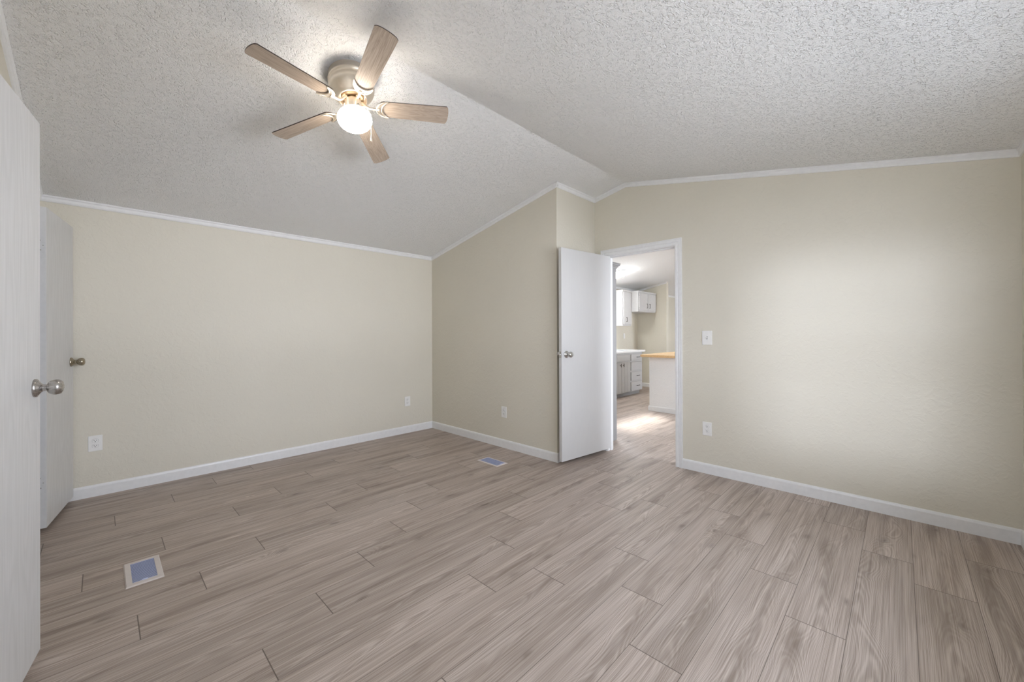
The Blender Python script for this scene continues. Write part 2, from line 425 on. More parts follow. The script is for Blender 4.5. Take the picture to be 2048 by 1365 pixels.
# ------------------------------------------------------------------ floor: one mesh, one face per plank
def build_floor():
    PW, PL, V0 = 0.2032, 1.2035, -0.247
    known = {0: 2.756, 1: 2.987, 2: 2.064, 3: 2.352, 4: 1.449, 5: 1.757, 6: 2.048, 7: 1.573, 8: 1.304, 9: 0.438, 10: 0.709, 11: 1.004,
             12: 0.112, 13: 0.356, 14: 0.653, 15: -0.062, 16: 0.258, 17: 0.655, 18: 0.970, 19: 0.067, 20: 0.379, 21: 0.665, 22: 0.97, 23: 0.2}
    u_lo, u_hi = -1.15, UEND
    me = bpy.data.meshes.new('floor')
    verts, faces, uvs, ids, lens = [], [], [], [], []
    rnd = random.Random(11)
    for r in range(-2, 24):
        v0, v1 = V0 + r * PW, V0 + (r + 1) * PW
        j = known.get(r, (r * 0.37) % PL)
        while j > u_lo: j -= PL
        while j < u_hi:
            a, b = max(j, u_lo), min(j + PL, u_hi)
            i = len(verts)
            verts += [(a, v0, 0), (b, v0, 0), (b, v1, 0), (a, v1, 0)]
            faces.append((i, i + 1, i + 2, i + 3))
            uvs += [(a - j, 0), (b - j, 0), (b - j, PW), (a - j, PW)]
            c = (rnd.random(), rnd.random(), rnd.random(), 1.0)
            ids += [c] * 4
            lens.append(PL)
            j += PL
    # underside so that the floor is a slab
    i = len(verts); z = -0.03
    vlo, vhi = V0 - 2 * PW, V0 + 24 * PW
    verts += [(u_lo, vlo, z), (u_lo, vhi, z), (u_hi, vhi, z), (u_hi, vlo, z), (u_lo, vlo, 0), (u_lo, vhi, 0), (u_hi, vhi, 0), (u_hi, vlo, 0)]
    for q in ((0, 1, 2, 3), (0, 4, 5, 1), (1, 5, 6, 2), (2, 6, 7, 3), (3, 7, 4, 0)):
        faces.append(tuple(i + k for k in q)); uvs += [(0.3, 0.1)] * 4; ids += [(0.5, 0.5, 0.5, 1)] * 4; lens.append(PL)
    me.from_pydata(verts, [], faces); me.update()
    uvl = me.uv_layers.new(name='plank')
    for k, uv in enumerate(uvs): uvl.data[k].uv = uv
    ca = me.color_attributes.new('plank_id', 'FLOAT_COLOR', 'CORNER')
    for k, c in enumerate(ids): ca.data[k].color = c
    fa = me.attributes.new('plank_len', 'FLOAT', 'FACE')
    for k, c in enumerate(lens): fa.data[k].value = c
    me.materials.append(M_FLOOR)
    o = bpy.data.objects.new('floor', me); COL.objects.link(o); tag(o, 'greige wood look laminate plank floor', 'floor', kind='structure')
build_floor()

# ------------------------------------------------------------------ ceiling and walls
bm = bmesh.new()
t = 0.06
sec = [(VE - 0.62, cz(VE - 0.62)), (VR, ZR), (VA + 0.1, cz(VA + 0.1))]  # slab runs past the rear wall as an added eave, blocking high sky
poly = [(-1.15, v, z) for v, z in sec] + [(-1.15, v, z + t) for v, z in sec[::-1]]
add_prism(bm, poly, (UEND + 1.15, 0, 0))
obj('ceiling', bm, M_CEIL, kind='structure', label='white popcorn vaulted ceiling with a ridge', cat='ceiling')

def wall_u(name, u0, u1, polys, m=M_WALL, **kw):
    """wall lying in a plane of constant u; polys in (v, z)."""
    b = bmesh.new()
    for p in polys: add_prism(b, [(u0, v, z) for v, z in p], (u1 - u0, 0, 0))
    return obj(name, b, m, kind='structure', **kw)
def wall_v(name, v0, v1, polys, m=M_WALL, **kw):
    b = bmesh.new()
    for p in polys: add_prism(b, [(u, v0, z) for u, z in p], (0, v1 - v0, 0))
    return obj(name, b, m, kind='structure', **kw)
def rect(a, b, z0, z1): return [(a, z0), (b, z0), (b, z1), (a, z1)]
UPP = 0.03     # walls run a little into the ceiling slab
def sloped(a, b, z0=0.0):
    p = [(a, z0), (b, z0), (b, cz(b) + UPP)]
    if a < VR < b: p.append((VR, ZR + UPP))
    return p + [(a, cz(a) + UPP)]

HV0, HV1, HZ = 1.483, 2.187, 2.026      # doorway to the kitchen: v range and head height
ZA = cz(VA) + UPP
wall_v('wall_back', VA, VA + 0.1, [rect(-1.15, UB + 0.1, 0, ZA)])
wall_u('wall_alcove', UB, UB + 0.1, [sloped(VB, VA)])
wall_v('wall_return', VB, VB + 0.1, [rect(UB + 0.1, UC, 0, cz(VB) + UPP * 0.5)])
wall_u('wall_right', UC, UC + 0.1, [sloped(VE, HV0 - 0.019), sloped(HV0 - 0.019, HV1 + 0.019, HZ + 0.019), sloped(HV1 + 0.019, VA)])
ZE = cz(VE) + UPP
def holed(a, b, z1, holes):
    """columns of a straight wall with rectangular holes (a0, a1, z0, z1)."""
    out, x = [], a
    for h in sorted(holes):
        out.append(rect(x, h[0], 0, z1)); 
        if h[2] > 0: out.append(rect(h[0], h[1], 0, h[2]))
        out.append(rect(h[0], h[1], h[3], z1)); x = h[1]
    out.append(rect(x, b, 0, z1))
    return out
wall_v('wall_rear', VE - 0.1, VE, holed(UD - 0.1, UEND, ZE, [WIN, HWIN_FILL, FWIN_FILL]))
D1 = (1.105, 1.725); D2 = (3.165, 3.785)     # closet doorways in the left wall
def left_cols():
    return [sloped(VE, DWIN[0]), rect(DWIN[0], DWIN[1], 0, DWIN[2]), sloped(DWIN[0], DWIN[1], DWIN[3]), sloped(DWIN[1], D1[0]), sloped(D1[0], D1[1], 2.03), sloped(D1[1], D2[0]), sloped(D2[0], D2[1], 2.03), sloped(D2[1], VA)]
wall_u('wall_left', UD - 0.1, UD, left_cols())
wall_u('wall_closet', -1.15, -1.10, [sloped(0.80, VA)])
wall_v('wall_closet_side', 0.80, 0.85, [rect(-1.10, UD - 0.1, 0, cz(0.8))])
wall_v('wall_closet_divider', 2.45, 2.50, [rect(-1.10, UD - 0.1, 0, cz(2.5))])
wall_v('wall_kitchen_back', VA, VA + 0.1, holed(UB + 0.1, UEND, ZA, [KWIN]))
UK = 8.73
wall_u('wall_kitchen_end', UK, UK + 0.11, [sloped(3.71, VA)])
wall_u('wall_far', UEND - 0.05, UEND + 0.05, [sloped(VE, VA)])
# lawn outside so that the windows look onto ground
wall_v('ground_outside', VE - 12, 9, [rect(-12, 20, -0.65, -0.60)], M_GRASS)

# ------------------------------------------------------------------ trim
def strip(bm, p0, p1, out, down, prof):
    """extrude a profile [(out, down)] from p0 to p1."""
    p0, p1, out, down = map(Vector, (p0, p1, out, down))
    add_prism(bm, [p0 + out * a + down * b for a, b in prof], p1 - p0)
CROWN = [(0, -0.004), (0.020, -0.004), (0.020, 0.006), (0.013, 0.012), (0.013, 0.030), (0.008, 0.040), (0, 0.042)]
def crown(name, segs):
    bm = bmesh.new()
    for p0, p1, out in segs:
        d = (Vector(p1) - Vector(p0)).normalized(); o = Vector(out)
        dn = d.cross(o).normalized()
        if dn.z > 0: dn = -dn
        strip(bm, p0, p1, o, dn, CROWN)
    obj(name, bm, M_TRIM, kind='structure')
def pc(u, v): return (u, v, cz(v))
e = 0.004
crown('trim_1', [(pc(UD, VA), pc(UB, VA), (0, -1, 0))])
crown('trim_2', [(pc(UB, VA), pc(UB, VB - 0.02), (-1, 0, 0))])
crown('trim_3', [(pc(UB - 0.02, VB), pc(UC, VB), (0, -1, 0))])
crown('trim_4', [(pc(UC, VB), pc(UC, VR), (-1, 0, 0)), (pc(UC, VR), pc(UC, VE), (-1, 0, 0))])
crown('trim_5', [(pc(UD, VE), pc(UD, VR), (1, 0, 0)), (pc(UD, VR), pc(UD, VA), (1, 0, 0))])
crown('trim_6', [(pc(UD, VE), pc(UC, VE), (0, 1, 0))])
crown('trim_7', [(pc(UK, 3.71), pc(UK, VA), (-1, 0, 0))])
crown('trim_8', [(pc(UC + 0.1, VA), pc(UK, VA), (0, -1, 0)), (pc(UK + 0.11, VA), pc(UEND - 0.05, VA), (0, -1, 0))])
BASE = [(0, 0), (0.012, 0), (0.012, -0.072), (0.009, -0.082), (0.004, -0.088), (0, -0.088)]
def baseboard(name, segs, prof=BASE):
    bm = bmesh.new()
    for p0, p1, out in segs:
        strip(bm, p0, p1, out, (0, 0, -1), prof)
    obj(name, bm, M_TRIM, kind='structure')
baseboard('baseboard_back', [((UD, VA, 0), (2.029, VA, 0), (0, -1, 0)), ((2.0305, VA, 0), (UB, VA, 0), (0, -1, 0))])
baseboard('baseboard_alcove', [((UB, VA, 0), (UB, VB - 0.012, 0), (-1, 0, 0))])
baseboard('baseboard_return', [((UB, VB, 0), (UC, VB, 0), (0, -1, 0))])
baseboard('baseboard_right', [((UC, VE, 0), (UC, HV0 - 0.063, 0), (-1, 0, 0))])
baseboard('baseboard_rear', [((UD, VE, 0), (UC, VE, 0), (0, 1, 0))])
baseboard('baseboard_left', [((UD, VE, 0), (UD, D1[0] - 0.06, 0), (1, 0, 0)), ((UD, D1[1] + 0.06, 0), (UD, D2[0] - 0.06, 0), (1, 0, 0)), ((UD, D2[1] + 0.02, 0), (UD, VA, 0), (1, 0, 0))])
baseboard('baseboard_kitchen', [((UK, 3.71, 0), (UK, VA, 0), (-1, 0, 0)), ((7.80, VA, 0), (UK, VA, 0), (0, -1, 0)), ((UK + 0.11, VA, 0), (UEND - 0.05, VA, 0), (0, -1, 0))])

# casing of the kitchen doorway (fluted face), jamb, stop and strike plate
CAS = [(0, 0), (0.010, 0), (0.013, 0.006), (0.013, 0.022), (0.010, 0.025), (0.010, 0.030), (0.015, 0.034), (0.015, 0.052), (0.018, 0.055), (0.018, 0.063), (0, 0.063)]
def frame_sweep(bm, u, out, v0, v1, ztop, prof):
    """mitred casing round three sides of an opening in a wall of constant u; prof = (out, away from the opening)."""
    rows = [[bm.verts.new((u + out * a, v, z)) for v, z in ((v0 - b, 0), (v0 - b, ztop + b), (v1 + b, ztop + b), (v1 + b, 0))] for a, b in prof]
    n = len(rows)
    for i in range(n):
        p, q = rows[i], rows[(i + 1) % n]
        for k in range(3): bm.faces.new((p[k], p[k + 1], q[k + 1], q[k]))
    for k in (0, 3): bm.faces.new([r[k] for r in rows])
bm = bmesh.new()
frame_sweep(bm, UC, -1, HV0, HV1 + 0.008, HZ + 0.004, CAS)
frame_sweep(bm, UC + 0.1, 1, HV0, HV1 + 0.008, HZ + 0.004, CAS)
add_box(bm, (UC - 0.0005, HV0 - 0.0188, 0), (UC + 0.1005, HV0 + 0.0002, HZ))
add_box(bm, (UC - 0.0005, HV1, 0), (UC + 0.1005, HV1 + 0.0188, HZ))
add_box(bm, (UC - 0.0007, HV0 - 0.0186, HZ), (UC + 0.1007, HV1 + 0.0186, HZ + 0.0188))
add_box(bm, (UC + 0.042, HV0 - 0.001, 0), (UC + 0.075, HV0 + 0.011, HZ))
add_box(bm, (UC + 0.042, HV1 - 0.011, 0), (UC + 0.075, HV1 + 0.001, HZ))
add_box(bm, (UC + 0.0425, HV0 + 0.012, HZ - 0.011), (UC + 0.0745, HV1 - 0.012, HZ + 0.001))
casing = obj('trim_9', bm, M_TRIM, kind='structure', label='white fluted casing around the kitchen doorway', cat='door frame')
bm = bmesh.new()
add_box(bm, (UC + 0.004, HV0 - 0.002, 0.995), (UC + 0.036, HV0 + 0.0015, 1.052), 0.001)
add_tube(bm, [(UC - 0.004, HV0 + 0.001, 1.00), (UC - 0.004, HV0 + 0.001, 1.047)], 0.004, 8)
obj('strike_plate', bm, M_DARKMETAL, casing, label='dark metal strike plate')
# casings of the two closet doorways
for k, (a, b) in enumerate((D1, D2)):
    bm = bmesh.new()
    strip(bm, (UD, a, 0), (UD, a, 2.085), (1, 0, 0), (0, -1, 0), [(0, 0), (0.006, 0), (0.006, 0.055), (0, 0.055)])
    strip(bm, (UD, a - 0.055, 2.03), (UD, b + 0.01, 2.03), (1, 0, 0), (0, 0, 1), [(0, 0), (0.006, 0), (0.006, 0.055), (0, 0.055)])
    add_box(bm, (UD - 0.102, a, 0), (UD + 0.002, a + 0.012, 2.03))
    add_box(bm, (UD - 0.102, b - 0.010, 0), (UD + 0.002, b, 2.03))
    add_box(bm, (UD - 0.102, a, 2.018), (UD + 0.002, b, 2.03))
    obj('trim_%d' % (10 + k), bm, M_TRIM, kind='structure')

# ------------------------------------------------------------------ windows
def window(name, u0, u1, z0, z1, vin, vout, mull, side=False):
    root = thing(name, kind='structure', loc=((u0 + u1) / 2, vin, z0))
    if side: root.location = (vin, (u0 + u1) / 2, z0); root.rotation_euler = (0, 0, -PI / 2)
    w, h = (u1 - u0), (z1 - z0)
    s = 1 if vout > vin else -1
    bm = bmesh.new()
    y0, y1 = sorted((-s * 0.012, s * (abs(vout - vin) + 0.01)))
    f = 0.035
    for lo, hi in (((-w / 2, y0, 0), (-w / 2 + f, y1, h)), ((w / 2 - f, y0, 0), (w / 2, y1, h)), ((-w / 2, y0, 0), (w / 2, y1, f)), ((-w / 2, y0, h - f), (w / 2, y1, h))):
        add_box(bm, lo, hi, 0.003)
    obj('window_frame', bm, M_TRIM, root)
    bm = bmesh.new(); ys = s * 0.05
    add_box(bm, (-w / 2 + f, ys - 0.015, h * 0.5 - 0.02), (w / 2 - f, ys + 0.015, h * 0.5 + 0.02))
    for k in range(mull): 
        x = -w / 2 + w * (k + 1) / (mull + 1)
        add_box(bm, (x - 0.018, ys - 0.015, f), (x + 0.018, ys + 0.015, h - f))
    obj('window_sash', bm, M_TRIM, root)
    box_obj('window_pane', (-w / 2 + f, ys - 0.002, f), (w / 2 - f, ys + 0.002, h - f), M_GLASS, root)
    bm = bmesh.new()
    for lo, hi in (((-w / 2 - 0.06, 0, -0.06), (-w / 2 + 0.005, -s * 0.014, h + 0.06)), ((w / 2 - 0.005, 0, -0.06), (w / 2 + 0.06, -s * 0.014, h + 0.06)),
                   ((-w / 2, 0, h - 0.005), (w / 2, -s * 0.014, h + 0.06)), ((-w / 2, 0, -0.06), (w / 2, -s * 0.03, 0.005))):
        add_box(bm, [min(a, b) for a, b in zip(lo, hi)], [max(a, b) for a, b in zip(lo, hi)])
    obj('window_sill', bm, M_TRIM, root)
window('window_1', *WIN, VE, VE - 0.1, 1)
window('window_4', *DWIN, UD, UD - 0.1, 0, True)
window('window_2', *KWIN, VA, VA + 0.1, 0)
window('window_3_added', *HWIN_FILL, VE, VE - 0.1, 1)  # unseen, added as the opening for the living fill lamp
window('window_5_added', *FWIN_FILL, VE, VE - 0.1, 1)  # unseen, added as the opening for the far fill lamp

# ------------------------------------------------------------------ doors
def knob(parent, x, z, y, ny, m, name='door_knob'):
    """rose, neck and ball turned about the door's normal; ny = +1 / -1 side."""
    rot = Matrix.Rotation(-ny * PI / 2, 4, 'X')
    bm = bmesh.new()
    add_lathe(bm, [(0, 0.012), (0.013, 0.012), (0.0125, 0.022), (0.012, 0.030), (0.014, 0.032), (0.019, 0.034), (0.0245, 0.040), (0.0275, 0.048), (0.0285, 0.054),
                   (0.0275, 0.061), (0.0245, 0.066), (0.0235, 0.0665), (0.023, 0.0675), (0.018, 0.0705), (0.010, 0.0725), (0, 0.073)], 40, rot)
    k = obj(name, bm, m, parent, sharp=50, loc=(x, y, z))
    bm = bmesh.new()
    add_lathe(bm, [(0, 0), (0.033, 0), (0.033, 0.006), (0.031, 0.008), (0.026, 0.0095), (0.025, 0.0115), (0.018, 0.016), (0.012, 0.022), (0, 0.022)], 40, rot)
    obj('rose', bm, m, k, sharp=50)
    return k
def make_door(name, label, hinge, latch, width, front, zlo, zhi, m, mk, hinges, thick=0.035):
    h, l = Vector(hinge), Vector(latch)
    d = (l - h).normalized()
    root = thing(name, label, 'door', (h.x, h.y, 0), math.atan2(d.y, d.x), kind='structure')
    s = front                                   # +1: visible face looks along local +y
    y0, y1 = sorted((0.0, -s * thick))
    bm = bmesh.new()
    add_box(bm, (0, y0, zlo), (width, y1, zhi), 0.0012, 1)
    for f in bm.faces:
        if abs(f.normal.y) < 0.7: f.material_index = 1
    p = obj('door_panel', bm, [m, M_EDGE if m is M_DOOR else m], root)
    knob(root, width - 0.062, 1.03, 0.0, s, mk)
    knob(root, width - 0.062, 1.03, -s * thick, -s, mk)
    bm = bmesh.new(); ym = -s * thick / 2
    add_box(bm, (width - 0.001, ym - 0.0125, 1.001), (width + 0.0012, ym + 0.0125, 1.059), 0.0005, 1)
    add_box(bm, (width, ym - 0.006, 1.022), (width + 0.008, ym + 0.006, 1.038), 0.003, 2)
    obj('latch_plate', bm, mk, root)
    for z in hinges:
        bm = bmesh.new()
        for k in range(3):
            zz = z + (k - 1) * 0.030
            add_box(bm, (-0.0016, ym - 0.0165, zz - 0.0135), (0.001, ym + 0.0165, zz + 0.0135), 0.0006, 1)
        add_tube(bm, [(-0.005, -s * (thick + 0.004), z - 0.045), (-0.005, -s * (thick + 0.004), z + 0.045)], 0.005, 10)
        hg = obj('hinge', bm, M_EDGE, root, label='white painted hinge leaf')
        for k, yy in ((-1, 0.006), (0, -0.004), (1, 0.008)):
            bm = bmesh.new()
            add_lathe(bm, [(0, -0.0026), (0.0028, -0.0024), (0.0034, -0.001), (0.0034, 0)], 12, Matrix.Translation((0, ym + yy, z + k * 0.030)) @ Matrix.Rotation(PI / 2, 4, 'Y'))
            obj('screw', bm, M_NICKEL, hg)
    return root
d1l = Vector((-0.158, 2.333)); d1d = Vector((0.148, 0.989)).normalized()
make_door('door_1', 'nearest white wood grain door at the left with a large brushed nickel knob', d1l - d1d * 0.61, d1l, 0.61, -1, 0.04, 2.025, M_DOOR, M_NICKEL, (0.31, 1.78))
d2h = Vector((-0.231, 3.79)); d2l = Vector((-0.137, 4.384))
make_door('door_2', 'narrow white wood grain door standing open in the far left corner', d2h, d2l, 0.594, -1, 0.034, 2.019, M_DOOR, M_BRASS, (0.314, 1.78))
make_door('door_3', 'smooth white door swung open beside the kitchen doorway', (3.681, 2.152), (2.963, 2.239), 0.724, 1, 0.038, 2.022, M_DOOR3, M_CHROME, (0.31, 1.05, 1.78))

# ------------------------------------------------------------------ outlets and switch
def outlet(label, loc, rotz, group='duplex wall outlets'):
    root = thing('wall_outlet', label, 'outlet', loc, rotz, group)
    bm = bmesh.new(); add_box(bm, (-0.0385, -0.006, -0.059), (0.0385, 0.0, 0.059), 0.003, 2)
    obj('cover_plate', bm, M_PLASTIC, root)
    for s in (1, -1):
        bm = bmesh.new()
        pts = []
        for i in range(24):
            a = 2 * PI * i / 24
            pts.append((max(-0.0165, min(0.0165, 0.0195 * math.cos(a))), -0.006, s * 0.0195 + 0.0135 * math.sin(a)))
        add_prism(bm, pts, (0, -0.0028, 0))
        r = obj('receptacle', bm, M_PLASTIC, root)
        bm = bmesh.new(); zc = s * 0.0195
        add_prism(bm, [(x * 1.05, -0.0058, zc + (z - zc) * 1.06) for x, y, z in pts], (0, -0.0005, 0), 1)
        add_box(bm, (-0.0075, -0.0092, zc - 0.001), (-0.0052, -0.0085, zc + 0.0075))
        add_box(bm, (0.0052, -0.0092, zc), (0.0075, -0.0085, zc + 0.0065))
        add_lathe(bm, [(0, 0.0092), (0.0027, 0.0092), (0.0027, 0.0085), (0, 0.0085)], 14, Matrix.Translation((0, 0, zc - 0.0065)) @ Matrix.Rotation(PI / 2, 4, 'X'))
        obj('slots', bm, [M_SLOT, M_GAP], r)
    bm = bmesh.new()
    add_lathe(bm, [(0, 0.0078), (0.0022, 0.0072), (0.003, 0.006)], 14, Matrix.Rotation(PI / 2, 4, 'X'))
    obj('screw', bm, M_PLASTIC, root)
    return root
o1 = outlet('white outlet low on the back wall beside the narrow open door', (-0.026, VA, 0.402), 0)
def place_outlet(label, loc, rotz):
    c = copy_tree(o1); c.location = loc; c.rotation_euler = (0, 0, rotz); c['label'] = label
    return c
place_outlet('white outlet low on the back wall near the inside corner', (2.659, VA, 0.391), 0)
place_outlet('white outlet low on the alcove wall above the far floor vent', (UB, 3.06, 0.383), -PI / 2)
place_outlet('white outlet on the right wall directly below the light switch', (UC, 1.21, 0.389), -PI / 2)
kp = thing('outlet_cover', 'plain white outlet cover on the kitchen wall above the counter', 'outlet', (8.1, VA, 1.17), 0)
box_obj('cover_plate', (-0.036, -0.006, -0.058), (0.036, 0, 0.058), M_PLASTIC, kp, 0.002)
box_obj('receptacle', (-0.017, -0.009, -0.034), (0.017, -0.005, 0.034), M_PLASTIC, kp, 0.002)
sw = thing('light_switch', 'white toggle light switch on the right wall beside the kitchen doorway', 'switch', (UC, 1.207, 1.183), -PI / 2)
bm = bmesh.new(); add_box(bm, (-0.0415, -0.007, -0.0615), (0.0415, 0, 0.0615), 0.003, 2); obj('cover_plate', bm, M_PLASTIC, sw)
bm = bmesh.new(); add_box(bm, (-0.005, -0.0078, -0.012), (0.005, -0.006, 0.012)); 
obj('toggle_slot', bm, M_SLOT, sw)
bm = bmesh.new(); add_prism(bm, [(-0.004, -0.006, -0.010), (-0.004, -0.006, 0.004), (-0.004, -0.019, 0.011), (-0.004, -0.020, 0.005)], (0.008, 0, 0)); obj('toggle', bm, M_PLASTIC, sw)
for s in (1, -1):
    bm = bmesh.new()
    add_lathe(bm, [(0, 0.0088), (0.0022, 0.0082), (0.003, 0.007)], 14, Matrix.Translation((0, 0, s * 0.030)) @ Matrix.Rotation(PI / 2, 4, 'X'))
    obj('screw', bm, M_PLASTIC, sw)

# ------------------------------------------------------------------ floor vents
def vent(label, cx, cy, w, l, gx0, gx1, gy0, gy1, nslat, lever):
    root = thing('floor_vent', label, 'vent', (cx, cy, 0), 0, 'white floor vents with blue grey louvres')
    bm = bmesh.new()
    def loop(x, y, z): return [bm.verts.new(p) for p in ((-x, -y, z), (x, -y, z), (x, y, z), (-x, y, z))]
    rings = [loop(w / 2, l / 2, 0.0), loop(w / 2, l / 2, 0.0015), loop(w / 2 - 0.005, l / 2 - 0.005, 0.005)]
    rings.append([bm.verts.new(p) for p in ((gx0, gy0, 0.005), (gx1, gy0, 0.005), (gx1, gy1, 0.005), (gx0, gy1, 0.005))])
    rings.append([bm.verts.new(p) for p in ((gx0, gy0, 0.0), (gx1, gy0, 0.0), (gx1, gy1, 0.0), (gx0, gy1, 0.0))])
    for a, b in zip(rings, rings[1:] + rings[:1]):
        for k in range(4): bm.faces.new((a[k], a[(k + 1) % 4], b[(k + 1) % 4], b[k]))
    obj('frame', bm, M_VENT, root)
    box_obj('duct', (gx0 - 0.004, gy0 - 0.004, 0.0004), (gx1 + 0.004, gy1 + 0.004, 0.0012), M_VENTDARK, root)
    p = (gy1 - gy0) / nslat
    for k in range(nslat):
        y = gy0 + (k + 0.5) * p
        bm = bmesh.new()
        add_prism(bm, [(gx0, y - p * 0.33, 0.0042), (gx0, y + p * 0.33, 0.0026), (gx0, y + p * 0.36, 0.0034), (gx0, y - p * 0.30, 0.0052)], (gx1 - gx0, 0, 0))
        obj('slat', bm, M_SLAT, root)
    if lever:
        box_obj('lever', (-0.011, gy0 - 0.002, 0.003), (0.011, gy0 + 0.010, 0.0075), M_SLAT, root, 0.001)
    return root
vent('white floor vent nearest the camera, in front of the two left doors', 0.155, 2.820, 0.143, 0.287, -0.045, 0.048, -0.112, 0.119, 22, True)
vent('small white floor vent in the corner below the alcove wall', 2.611, 2.804, 0.142, 0.278, -0.056, 0.056, -0.122, 0.120, 22, True)

# ------------------------------------------------------------------ ceiling fan
FU, FV = 0.9884, 2.227
fan = thing('ceiling_fan', 'five blade ceiling fan with pale oak blades and a lit opal globe', 'ceiling fan', (FU, FV, cz(FV)))
fan.rotation_euler = (math.atan(-S1), 0, 0)
bm = bmesh.new()
add_lathe(bm, [(0, 0.003), (0.116, 0.003), (0.116, -0.026), (0.119, -0.030), (0.121, -0.034), (0.121, -0.042), (0.117, -0.046), (0.114, -0.052), (0.115, -0.060), (0.119, -0.070),
               (0.121, -0.082), (0.120, -0.094), (0.115, -0.106), (0.106, -0.118), (0.095, -0.130), (0.087, -0.138), (0.081, -0.147), (0.079, -0.151), (0.074, -0.153), (0.070, -0.150), (0.069, -0.142), (0.067, -0.126), (0, -0.125)], 64)
obj('motor_housing', bm, M_FANMETAL, fan, sharp=50)
bm = bmesh.new()
add_lathe(bm, [(0, -0.124), (0.060, -0.124), (0.060, -0.142), (0.056, -0.147), (0.034, -0.149), (0.032, -0.163), (0, -0.163)], 48)
obj('flywheel', bm, M_FANDARK, fan, sharp=40)
bm = bmesh.new()
add_lathe(bm, [(0, -0.160), (0.040, -0.160), (0.044, -0.163), (0.0445, -0.190), (0.044, -0.214), (0.042, -0.219), (0, -0.219)], 48)
swh = obj('switch_housing', bm, M_FANMETAL, fan, sharp=40)
for k in range(3):
    a = 0.6 + k * 2 * PI / 3
    bm = bmesh.new()
    add_lathe(bm, [(0, 0.007), (0.004, 0.006), (0.005, 0.003), (0.005, -0.002)], 12, Matrix.Translation((0.0445 * math.cos(a), 0.0445 * math.sin(a), -0.207)) @ Matrix.Rotation(a, 4, 'Z') @ Matrix.Rotation(PI / 2, 4, 'Y'))
    obj('thumb_screw', bm, M_DARKMETAL, swh)
bm = bmesh.new()
GC, GA, GB = -0.272, 0.0915, 0.0585
prof = [(0, -0.216), (0.040, -0.216)]
for k in range(1, 25):
    a = PI / 2 - (0.30 + (PI - 0.30) * k / 24)
    prof.append((GA * math.cos(a), GC + GB * math.sin(a)))
prof[-1] = (0, GC - GB)
add_lathe(bm, prof, 64)
obj('globe', bm, M_GLOBE, fan, sharp=70)

# one blade, then copies
PITCH_B = 0.2453
def make_blade():
    bm = bmesh.new()
    r0, r1, w0, w1, th = 0.131, 0.5335, 0.047, 0.0565, 0.0055
    pts = []
    for k in range(9):                       # rounded root
        a = PI / 2 + PI * k / 8
        pts.append((r0 + 0.030 + 0.030 * math.cos(a), w0 * (math.sin(a))))
    n = 12
    for k in range(n + 1):                   # bottom side out to the tip
        t = k / n
        pts.append((r0 + 0.045 + (r1 - 0.014 - r0 - 0.045) * t, -(w0 + (w1 - w0) * t)))
    for k in range(1, 12):                   # bowed tip
        t = -1 + 2 * k / 12
        pts.append((r1 - 0.014 + 0.014 * math.sqrt(max(0, 1 - t * t)) ** 1.0 * 1.0 if abs(t) < 0.98 else r1 - 0.012, w1 * t))
    for k in range(n + 1):
        t = 1 - k / n
        pts.append((r0 + 0.045 + (r1 - 0.014 - r0 - 0.045) * t, (w0 + (w1 - w0) * t)))
    fs = add_prism(bm, [(x, y, -th / 2) for x, y in pts], (0, 0, th))
    for f in fs[2:]: f.material_index = 1
    bl = obj('blade', bm, [M_BLADE, M_BLADE_EDGE], fan)
    # iron: arm from the flywheel and a crescent medallion
    bm = bmesh.new()
    add_tube(bm, [(0.046, 0, 0.034), (0.058, 0, 0.024), (0.070, 0, 0.006), (0.082, 0, -0.004), (0.096, 0, -0.0075), (0.118, 0, -0.008), (0.136, 0, -0.007)],
             [0.0065, 0.0068, 0.007, 0.007, 0.007, 0.008, 0.010], 12)
    outer, inner = [], []
    m = 18
    for k in range(m + 1):
        a = -1.53 + 3.06 * k / m
        outer.append((0.187 - 0.065 * math.cos(a), 0.0492 * math.sin(a)))
        b = -0.955 + 1.91 * k / m
        inner.append((0.231 - 0.080 * math.cos(b), 0.0585 * math.sin(b)))
    z0, z1 = -0.0075, -0.0028
    va = [bm.verts.new((x, y, z0)) for x, y in outer]; vb = [bm.verts.new((x, y, z0)) for x, y in inner]
    ua = [bm.verts.new((x, y, z1)) for x, y in outer]; ub = [bm.verts.new((x, y, z1)) for x, y in inner]
    for k in range(m):
        bm.faces.new((va[k], va[k + 1], vb[k + 1], vb[k])); bm.faces.new((ua[k], ub[k], ub[k + 1], ua[k + 1]))
        bm.faces.new((va[k], ua[k], ua[k + 1], va[k + 1])); bm.faces.new((vb[k], vb[k + 1], ub[k + 1], ub[k]))
    for k in (0, m): bm.faces.new((va[k], vb[k], ub[k], ua[k]))
    rim = [(x, y, z0) for x, y in outer] + [(x, y, z0) for x, y in inner[::-1]] + [(outer[0][0], outer[0][1], z0)]
    add_tube(bm, rim, 0.0040, 8)
    obj('blade_iron', bm, M_FANMETAL, bl, sharp=40)
    return bl
blade0 = make_blade()
for k in range(5):
    b = blade0 if k == 0 else copy_tree(blade0, fan)
    phi = -1.7101 - k * 2 * PI / 5
    b.location = (0, 0, -0.190)
    b.rotation_euler = (Matrix.Rotation(phi, 4, 'Z') @ Matrix.Rotation(-PITCH_B, 4, 'X')).to_euler()
